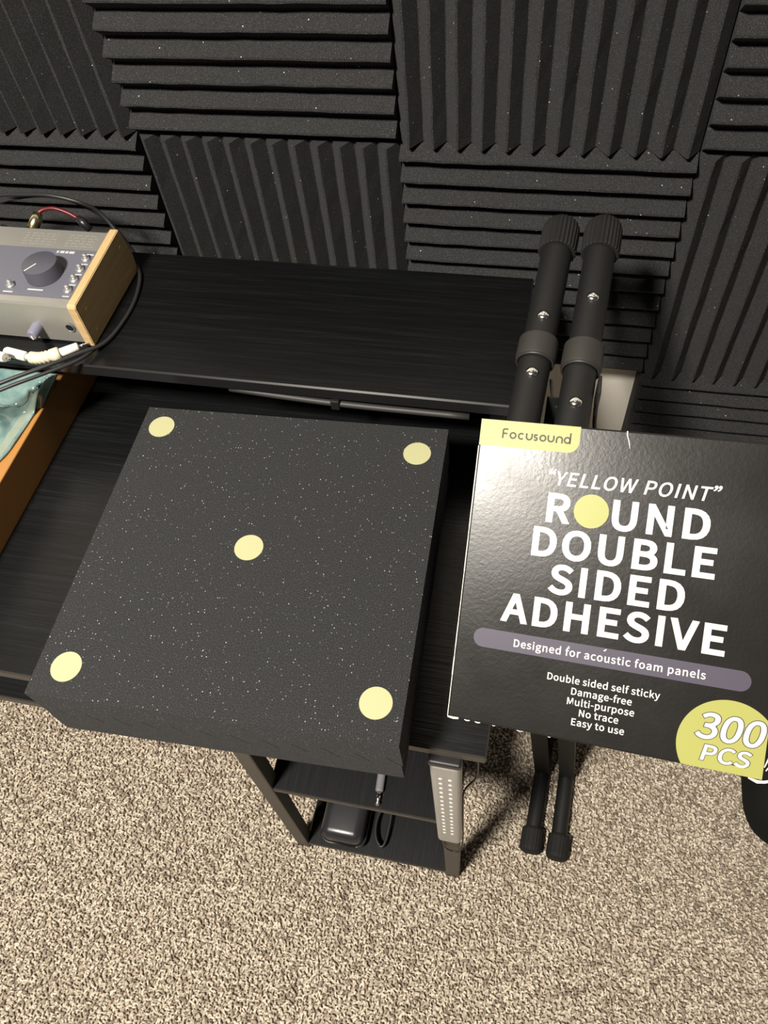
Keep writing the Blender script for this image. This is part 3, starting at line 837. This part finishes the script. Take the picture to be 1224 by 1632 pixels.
# maker's patch at the top left corner, with the wordmark in round single-weight strokes
patch = [(0.05, 0.05), (63.2, 0.05)] + [(63.2, 9.5)] + [(56.2 + 7 * math.cos(R(a)), 9.9 + 7 * math.sin(R(a))) for a in range(0, 91, 9)] + [(0.05, 16.9)]
pt = fill2d([patch], H1, 'brand_patch', LIME, lab='lime yellow corner patch')
def ribbon_loop(pts, w):
    P = [Vector(p) for p in pts]; Lf, Rt = [], []
    for i, p in enumerate(P):
        d = (P[min(i + 1, len(P) - 1)] - P[max(i - 1, 0)]).normalized(); n = Vector((-d.y, d.x))
        Lf.append(tuple(p + n * w / 2)); Rt.append(tuple(p - n * w / 2))
    return Lf + Rt[::-1]
def arc(cx, cy, r, a0, a1, n=20): return [(cx + r * math.cos(R(a0 + (a1 - a0) * k / n)), cy - r * math.sin(R(a0 + (a1 - a0) * k / n))) for k in range(n + 1)]
vb, xh, wst = 11.4, 4.5, 1.02
rr_ = xh / 2 - wst / 2
cyc = vb - xh / 2
lets = []
def L_(pts): lets.append([ribbon_loop(pts, wst)])
def ring_(cx): lets.append([circle(cx, cyc, rr_ + wst / 2, 40), circle(cx, cyc, rr_ - wst / 2, 40)])
u = 14.4
L_([(u + .5, vb), (u + .5, vb - 5.0)] + [(u + .5 + 1.0 - 1.0 * math.cos(R(a)), vb - 5.0 - 1.0 * math.sin(R(a))) for a in range(0, 91, 15)] + [(u + 3.6, vb - 6.0)])
L_([(u + .9, vb - 3.2), (u + 3.2, vb - 3.2)])
ring_(u + 7.0)
L_(arc(u + 12.3, cyc, rr_, 48, 312))
def uu(x): L_([(x, vb - xh), (x, cyc)] + arc(x + rr_, cyc + .0, rr_, 180, 360) + [(x + 2 * rr_, vb - xh)])
uu(u + 15.6)
sx = u + 21.5
L_(arc(sx, vb - xh + 1.38, 0.9, 20, 270, 12) + arc(sx, vb - 1.38, 0.9, 90, -160, 12))
ring_(u + 26.0)
uu(u + 29.3)
L_([(u + 34.6, vb), (u + 34.6, cyc)] + arc(u + 34.6 + rr_, cyc, rr_, 180, 0) + [(u + 34.6 + 2 * rr_, vb)])
ring_(u + 39.2 + wst / 2 + rr_ - .2)
L_([(u + 39.2 + 2 * rr_ + .3, vb - 6.9), (u + 39.2 + 2 * rr_ + .3, vb)])
for lp in lets:
    pass
bm_all = nb()
for lp in lets:
    t = fill2d(lp, H2, 'stroke', GREY_INK)
    tmp = t.data
    bm_all.from_mesh(tmp); bpy.data.objects.remove(t)
bmesh.ops.translate(bm_all, verts=bm_all.verts, vec=Vector(cbase))
cpart('brand_lettering', bm_all, GREY_INK, pt)
# patch wraps onto the left side; worn white edges; crease; torn corner
b = nb()
q = [b.verts.new(BP + EX * x + EY * y + EN * z) for x, y, z in ((-.0001, .0006, .0012), (-.0001, .0166, .0012), (-.0001, .0166, .016), (-.0001, .0006, .016))]
b.faces.new(q); cpart('side_patch', b, LIME, lab='lime yellow patch wrapped onto the left side')
b = nb()
rnd = random.Random(5)
v0 = 17.5
while v0 < 195:
    v1 = min(v0 + rnd.uniform(8, 22), 197.2)
    wd = rnd.uniform(.00022, .00042)
    tube(b, [face(.05, v0, -.0002), face(.02, (v0 + v1) / 2, -.0001), face(.05, v1, -.0002)], wd, 6); v0 = v1 - .3
for a, c, wd in ((0.2, 7.4, .0008), (11.5, 15.0, .0004), (18.5, 22.0, .00038), (30, 32.0, .0002), (46, 50, .00025), (66, 67.5, .0002)):
    tube(b, [face(a, 197.6, .0001), face((a + c) / 2, 197.9, .0002), face(c, 197.7, -.0002)], [wd * .6, wd, wd * .8], 6)
cpart('worn_edge', b, PAPER, lab='worn white paper edges')
b = nb()
tube(b, [face(91.0, .2, .0001), face(91.3, 3.0, .00012), face(92.6, 6.5, .0001), face(93.6, 10.8, .0001)], [.00045, .0003, .0003, .00012], 6)
cpart('crease', b, PAPER, lab='white crease at the top edge'); b = nb()
tube(b, [face(94.8, 135.9, .0001), face(94.0, 136.9, .0002), face(93.2, 137.1, .0001)], [.0002, .0005, .0003], 6)
cpart('nick', b, PAPER, lab='white nick above the band'); b = nb()
tube(b, [face(71.5, 138.2, .0001), face(72.5, 138.2, .0001)], [.0002, .0002], 6)
cpart('nick', b, PAPER, lab='tiny white nick')
b = nb()
def quad(*p): b.faces.new([b.verts.new(x) for x in p])
quad(face(190.6, 174, -.0004), face(199, 172, -.006), face(201, 196, -.005), face(190.9, 197, -.0003))
cpart('torn_flap', b, CARTON)
b = nb()
tube(b, [face(183.5, 197.8, 0), face(188.5, 199.0, .0003), face(192.5, 198.8, -.001), face(200, 196.4, -.003)], [.0004, .0011, .0009, .0008], 6)
tube(b, [face(191.4, 190, -.0006), face(193.5, 184, -.0015), face(195.4, 176, -.003)], [.0003, .0005, .0003], 6)
tube(b, [face(192.4, 192, -.0006), face(196, 187, -.003), face(198, 184, -.004)], [.0003, .0004, .0003], 6)
cpart('torn_edge', b, PAPER, lab='torn white paper at the lower right corner')

# ------------------------------------------------------------------ the audio controller on the shelf
ab = (-0.36, -0.23, SHZ)
au = thing('audio_controller', ab, 'wood-sided grey audio controller with a slate panel and large knob', 'audio controller')
def apart(name, bm, m, parent=None, sm=False, lab=None):
    o = put(name, bm, m, ab, parent or au)
    if sm: smooth_angle(o, 40)
    if lab: o['label'] = lab
    return o
ZT = -0.0335
def prism(bm, x0, x1, prof):
    a = [bm.verts.new((x0, y, z)) for y, z in prof]; c = [bm.verts.new((x1, y, z)) for y, z in prof]
    n = len(prof)
    for k in range(n): bm.faces.new((a[k], a[(k + 1) % n], c[(k + 1) % n], c[k]))
    bm.faces.new(a[::-1]); bm.faces.new(c)
    return bm
XL = -0.47
b = prism(nb(), XL, -0.2915, [(-0.2885, -0.082), (-0.2885, -0.036), (-0.2870, ZT), (-0.177, ZT + .003), (-0.173, -0.082)])
apart('case', b, ALU)
for x0, x1 in ((-0.2914, -0.2815), (XL - .010, XL - .0001)):
    b = prism(nb(), x0, x1, [(-0.291, -0.0845), (-0.2905, -0.0345), (-0.2885, -0.0320), (-0.1745, -0.0275), (-0.1725, -0.029), (-0.1665, -0.066), (-0.170, -0.0845)])
    bmesh.ops.bevel(b, geom=b.edges[:], offset=0.0008, segments=2, affect='EDGES')
    sp = apart('side_panel', b, MAPLE, lab='light maple side panel')
    if x0 > -0.4:
        for y, z in ((-0.2755, -0.0475), (-0.2755, -0.0755), (-0.183, -0.0755), (-0.183, -0.0435)):
            b = nb(); disc(b, (-0.28155, y, z), (1, 0, 0), 0.0022, 0.0006, 16); apart('screw', b, MAPLE, sp)
for x in (-0.30, -0.46):
    for y in (-0.28, -0.185):
        b = nb(); disc(b, (x, y, -0.08495), (0, 0, 1), 0.005, 0.0028, 16); apart('foot', b, RUBBER)
slope = .003 / .110
zp = lambda y: ZT + (y + .287) * slope
def slab(bm, x0, x1, y0, y1, h0, h1):
    box(bm, x0, x1, y0, y1, 0, 1)
    for v in list(bm.verts)[-8:]:
        v.co.z = zp(v.co.y) + (h1 if v.co.z > .5 else h0)
    return bm
b = slab(nb(), XL + .004, -0.2918, -0.2790, -0.2075, .0001, .0009); plate = apart('face_plate', b, PLATE)
kc = (-0.3345, -0.2470, zp(-0.247) + .001)
b = nb(); tube(b, [kc, (kc[0], kc[1], kc[2] + .0125), (kc[0], kc[1], kc[2] + .0145), (kc[0], kc[1], kc[2] + .0150)], [.0192, .0184, .0180, .0172], 56); kn = apart('volume_knob', b, KNOB, None, True)
pa = Vector((math.cos(R(238)), math.sin(R(238)), 0)); pn = Vector((-pa.y, pa.x, 0)); kz = Vector((kc[0], kc[1], kc[2] + .0152))
b = nb(); b.faces.new([b.verts.new(kz + pa * t + pn * s) for t, s in ((.003, -.0006), (.0172, -.0006), (.0172, .0006), (.003, .0006))]); apart('pointer', b, WHITEP, kn, lab='white pointer line')
for x, y in ((-0.2990, -0.2215), (-0.2985, -0.2375), (-0.2985, -0.2530), (-0.2985, -0.2685), (-0.3640, -0.2675), (-0.4050, -0.2675)):
    z = zp(y) + .0009
    b = nb(); tube(b, [(x, y, z), (x, y, z + .0018), (x, y, z + .0028)], [.0045, .0045, .0034], 20); nt_ = apart('toggle', b, NICKEL, None, True)
    b = nb(); tube(b, [(x, y, z + .0027), (x, y + .0006, z + .0042), (x, y + .0010, z + .0056), (x, y + .0012, z + .0066), (x, y + .0013, z + .0070)], [.0016, .0024, .0026, .0018, .0006], 14); apart('lever', b, NICKEL, nt_, True)
b = nb()
def tick(x0, x1, y0, y1): slab(b, x0, x1, y0, y1, .0010, .0011)
for y in (-0.2295, -0.2450, -0.2605, -0.2772): tick(-0.3015, -0.2940, y, y + .0015)
tick(-0.3040, -0.2935, -0.2148, -0.2128)
apart('toggle_marks', b, PLATE_INK, plate); b = nb()
tick(-0.3435, -0.3260, -0.2712, -0.2692); apart('knob_mark', b, PLATE_INK, plate); b = nb()
tick(-0.3690, -0.3580, -0.2765, -0.2748); apart('toggle_marks', b, PLATE_INK, plate); b = nb()
for x0, x1 in ((-0.3370, -0.3345), (-0.3330, -0.3280), (-0.3270, -0.3235), (-0.3225, -0.3165)): tick(x0, x1, -0.2140, -0.2105)
apart('logo_marks', b, PLATE_INK, plate)
b = nb()
rnd = random.Random(2)
for u0, u1 in ((-0.386, -0.346), (-0.334, -0.300)):
    for j in range(5):
        y = -0.2015 + j * .0042
        x = u0
        while x < u1:
            wv = rnd.uniform(.003, .008); box(b, x, min(x + wv, u1), y, y + .0011, zp(y) + .0001, zp(y) + .00025); x += wv + .0018
apart('case_marks', b, CASE_INK)
b = nb(); tube(b, [(-0.3400, -0.2886, -0.0655), (-0.3400, -0.301, -0.0655), (-0.3400, -0.3025, -0.0655)], [.0062, .0056, .0046], 24); fk = apart('front_knob', b, SMALLKNOB, None, True)
b = nb(); box(b, -0.3407, -0.3393, -0.3031, -0.3024, -0.0700, -0.0655); apart('pointer', b, WHITEP, fk)
b = nb(); tube(b, [(-0.3005, -0.2886, -0.0620), (-0.3005, -0.2898, -0.0620)], .0046, 24); jk = apart('headphone_jack', b, BAGCLOTH, None, True)
b = nb(); tube(b, [(-0.3005 + .0047 * math.cos(R(a)), -0.2897, -0.0620 + .0047 * math.sin(R(a))) for a in range(0, 361, 15)], .0006, 8); apart('jack_ring', b, GREYP, jk, True)
for x in (-0.400, -0.435):
    b = nb(); tube(b, [(x, -0.1735, -0.046), (x, -0.160, -0.0455), (x, -0.159, -0.0455)], [.0050, .0050, .0042], 18); apart('socket', b, BRASS, None, True)

# plug and cables round the controller
rp = thing('phono_plug', (-0.400, -0.14, -0.046), 'gold and red phono plug behind the wood-sided controller', 'plug')
rb_ = (-0.400, -0.14, -0.046)
b = nb(); tube(b, [(-0.400, -0.1588, -0.0455), (-0.400, -0.145, -0.042), (-0.399, -0.140, -0.0385)], [.0062, .0062, .005], 18); put('collar', b, BRASS, rb_, rp, True)
b = nb(); tube(b, [(-0.3985, -0.1398, -0.038), (-0.392, -0.136, -0.036), (-0.380, -0.134, -0.0355), (-0.366, -0.134, -0.040), (-0.355, -0.135, -0.046)], .0022, 10, 5); put('red_lead', b, RED, rb_, rp, True)['label'] = 'red plug lead'
b = nb(); tube(b, [(-0.355, -0.135, -0.046), (-0.349, -0.137, -0.050), (-0.342, -0.140, -0.056)], [.0042, .0052, .004], 12, 0); put('boot', b, BLACKP, rb_, rp, True)

b = nb()
tube(b, [(-0.62, -0.16, -0.060), (-0.50, -0.135, -0.038), (-0.455, -0.125, -0.030), (-0.412, -0.128, -0.024), (-0.380, -0.130, -0.022), (-0.350, -0.128, -0.030), (-0.334, -0.121, -0.048),
         (-0.314, -0.130, -0.074), (-0.2935, -0.154, -0.0815), (-0.2740, -0.180, -0.0815), (-0.2650, -0.215, -0.0825), (-0.2640, -0.250, -0.0825), (-0.2700, -0.288, -0.0805),
         (-0.2870, -0.314, -0.0740), (-0.3100, -0.338, -0.0700), (-0.345, -0.366, -0.0690), (-0.42, -0.42, -0.075), (-0.50, -0.48, -0.085)], 0.0021, 12, 8)
tag(put('audio_cable', b, CABLE, (-0.3, -0.23, SHZ), None, True), 'black cable looping behind and round the right side of the controller', 'cable')
b = nb()
tube(b, [(-0.56, -0.10, -0.095), (-0.47, -0.121, -0.045), (-0.420, -0.117, -0.034), (-0.385, -0.113, -0.036), (-0.36, -0.108, -0.05), (-0.34, -0.10, -0.08), (-0.33, -0.09, -0.14)], 0.0019, 10, 6)
tag(put('audio_cable', b, CABLE, (-0.42, -0.12, -0.06), None, True), 'thinner black cable arching behind the controller and dropping to the wall', 'cable')
b = nb()
tube(b, [(-0.2745, -0.288, -0.0828), (-0.2835, -0.3195, -0.0760), (-0.3060, -0.3440, -0.0720), (-0.3410, -0.3720, -0.0710), (-0.416, -0.426, -0.077), (-0.50, -0.488, -0.087)], 0.0019, 10, 8)
tag(put('audio_cable', b, CABLE, (-0.3, -0.33, SHZ), None, True), 'black cable running beside the thicker one over the teal plastic', 'cable')

def white_jack(name, pts, lab, ribbed):
    base = pts[0]
    t_ = thing(name, base, lab, 'plug')
    P = [Vector(p) for p in pts]
    b = nb(); tube(b, [P[0], P[0] + (P[1] - P[0]) * .08, P[1] - (P[1] - P[0]) * .08, P[1]], [.0042, .0052, .0052, .0044], 18); put('barrel', b, WHITEP, base, t_, False)
    if ribbed:
        b = nb(); path = catmull(P[1:4], 14)
        path = path[:]
        rad = []
        n = len(path)
        for k in range(n):
            f = k / (n - 1)
            rad.append(.0030 if f < .16 else (.0064 if k % 3 else .0050))
        tube(b, path, rad, 18); put('ribbed_sleeve', b, CREAM, base, t_, True)['label'] = 'cream ribbed strain relief'
        b = nb(); d_ = P[4] - P[3]
        tube(b, [P[3] - d_ * .35, P[3], P[3] + d_ * .05], [.0068, .0068, .0055], 18); put('collar', b, CREAM, base, t_, True)
        b = nb(); tube(b, [P[3] + d_ * .04, P[4] - d_ * .04, P[4]], [.0044, .0044, .0036], 18); put('barrel', b, WHITEP, base, t_, True)
        b = nb(); e_ = P[5] - P[4]
        tube(b, [P[4], P[4] + e_ * .55, P[4] + e_ * .65, P[4] + e_ * .85, P[5]], [.0013, .0013, .0010, .0018, .0008], 12); put('tip', b, CHROME, base, t_, True)
    else:
        d_ = P[2] - P[1]
        b = nb(); tube(b, [P[1], P[1] + d_ * .5, P[1] + d_ * .6, P[1] + d_ * .8, P[2]], [.0015, .0015, .0011, .0022, .0009], 12); put('tip', b, CHROME, base, t_, True)
    return t_
zj = -0.0785
white_jack('audio_jack', [(-0.3705, -0.3150, zj), (-0.3440, -0.3195, zj), (-0.3280, -0.3195, zj), (-0.3110, -0.3105, zj), (-0.2945, -0.2985, zj), (-0.2865, -0.2925, zj - .001)],
           'white jack plug with a cream ribbed sleeve at the shelf edge', True)
white_jack('audio_jack', [(-0.4000, -0.3245, -0.070), (-0.3560, -0.3330, -0.068), (-0.3500, -0.3345, -0.068)],
           'plain white plug lying below the ribbed one on the teal plastic', False)

# ------------------------------------------------------------------ brown box and teal plastic on the desk
bb = (-0.45, -0.43, DESK)
BT = -0.1375
bo = thing('brown_box', bb, 'orange-brown box at the desk left, partly under the shelf', 'box')
b = nb(); box(b, -0.585, -0.3455, -0.575, -0.170, DESK + .0001, BT, 0.0012, 2); put('box_body', b, ORANGE_BOX, bb, bo)

from mathutils import noise as mnoise
def lift(y):
    t = max(0.0, min(1.0, (y + 0.350) / 0.026))
    return 0.040 * t * t * (3 - 2 * t)
def plastic():
    """a crumpled bag: a closed pillow with sharp folds, higher at the back against the shelf front"""
    bm = nb()
    rim = [(-0.316, -0.3213), (-0.330, -0.3275), (-0.3480, -0.345), (-0.3510, -0.366), (-0.3525, -0.388), (-0.3545, -0.405), (-0.3600, -0.421), (-0.3640, -0.4290), (-0.3620, -0.4360), (-0.3575, -0.4420), (-0.362, -0.452),
           (-0.385, -0.475), (-0.43, -0.50), (-0.50, -0.50), (-0.54, -0.47), (-0.545, -0.40), (-0.53, -0.345), (-0.48, -0.3225), (-0.42, -0.3215), (-0.37, -0.3215)]
    P = [Vector((x, y, 0)) for x, y in rim]
    P = catmull(P + [P[0]], 5)[:-1]
    c = Vector((-0.430, -0.385, 0))
    nr = 40
    def fold(p, k):
        return 1.0 - abs(mnoise.noise(p * k)) * 2.0
    def hgt(p, f):
        rear = max(0.0, min(1.0, (p.y + 0.43) / 0.10)) ** 0.8
        edge = max(0.0, 1 - (f / 0.80) ** 4)
        dome = edge * 0.013 + lift(p.y) * (0.92 + 0.08 * edge)
        warp = p + Vector((mnoise.noise(p * 20), mnoise.noise(p * 20 + Vector((9, 2, 4))), 0)) * 0.012
        wr = fold(warp, 26) ** 3 * 0.0075 + fold(warp + Vector((.3, .1, 0)), 55) ** 3 * 0.0040 + mnoise.noise(p * 140) * 0.0010
        return BT + .0026 + dome + max(wr - .003, -.002) * (0.12 + 0.88 * min(1.0, edge * 3))
    topv = []
    for j in range(nr + 1):
        f = j / nr
        row = []
        for p in P:
            q = c + (p - c) * f
            q.z = max(hgt(q, f), BT + .0020)
            row.append(bm.verts.new(q))
            if j == 0: break
        topv.append(row)
    n = len(P)
    for k in range(n): bm.faces.new((topv[0][0], topv[1][k], topv[1][(k + 1) % n]))
    for j, (a, d) in enumerate(zip(topv[1:], topv[2:])):
        for k in range(n):
            bm.faces.new((a[k], d[k], d[(k + 1) % n], a[(k + 1) % n])).material_index = 1 if 0.82 < (j + 1.5) / nr < 0.945 and a[k].co.y < -0.333 else 0
    bot = [bm.verts.new((v.co.x - lift(v.co.y) * (0.75 if v.co.x > c.x else -0.5), v.co.y - lift(v.co.y) * 0.45, BT + .0012)) for v in topv[-1]]
    for k in range(n): bm.faces.new((topv[-1][k], bot[k], bot[(k + 1) % n], topv[-1][(k + 1) % n]))
    bm.faces.new(bot[::-1])
    return bm
tb = (-0.43, -0.40, BT)
tg = thing('plastic_bag', tb, 'crumpled teal translucent plastic bag on the brown box', 'bag')
put('film', plastic(), [FILM, FILM_EDGE], tb, tg, True)
# ------------------------------------------------------------------ black bag on the carpet at the right
bgb = (0.70, -0.36, G)
b = nb(); box(b, 0.578, 0.86, -0.475, -0.26, G + 0.004, G + 0.125, 0.045, 6)
for v in b.verts:
    t = max(0.0, (0.66 - v.co.x) / 0.08)
    if v.co.y < -0.37: v.co.y += 0.030 * t * t
    v.co += Vector((math.sin(v.co.y * 60), math.cos(v.co.x * 50), 0)) * 0.0012
bg = thing('fabric_bag', bgb, 'soft black fabric bag on the carpet below the carton, cut off by the frame', 'bag')
smooth_angle(put('bag_body', b, BAGCLOTH, bgb, bg), 80)
b = nb(); tube(b, [(0.66, -0.37, G + .1245), (0.67, -0.37, G + .150), (0.72, -0.37, G + .165), (0.77, -0.37, G + .150), (0.78, -0.37, G + .1245)], 0.006, 10, 6); put('handle', b, BAGCLOTH, bgb, bg, True)
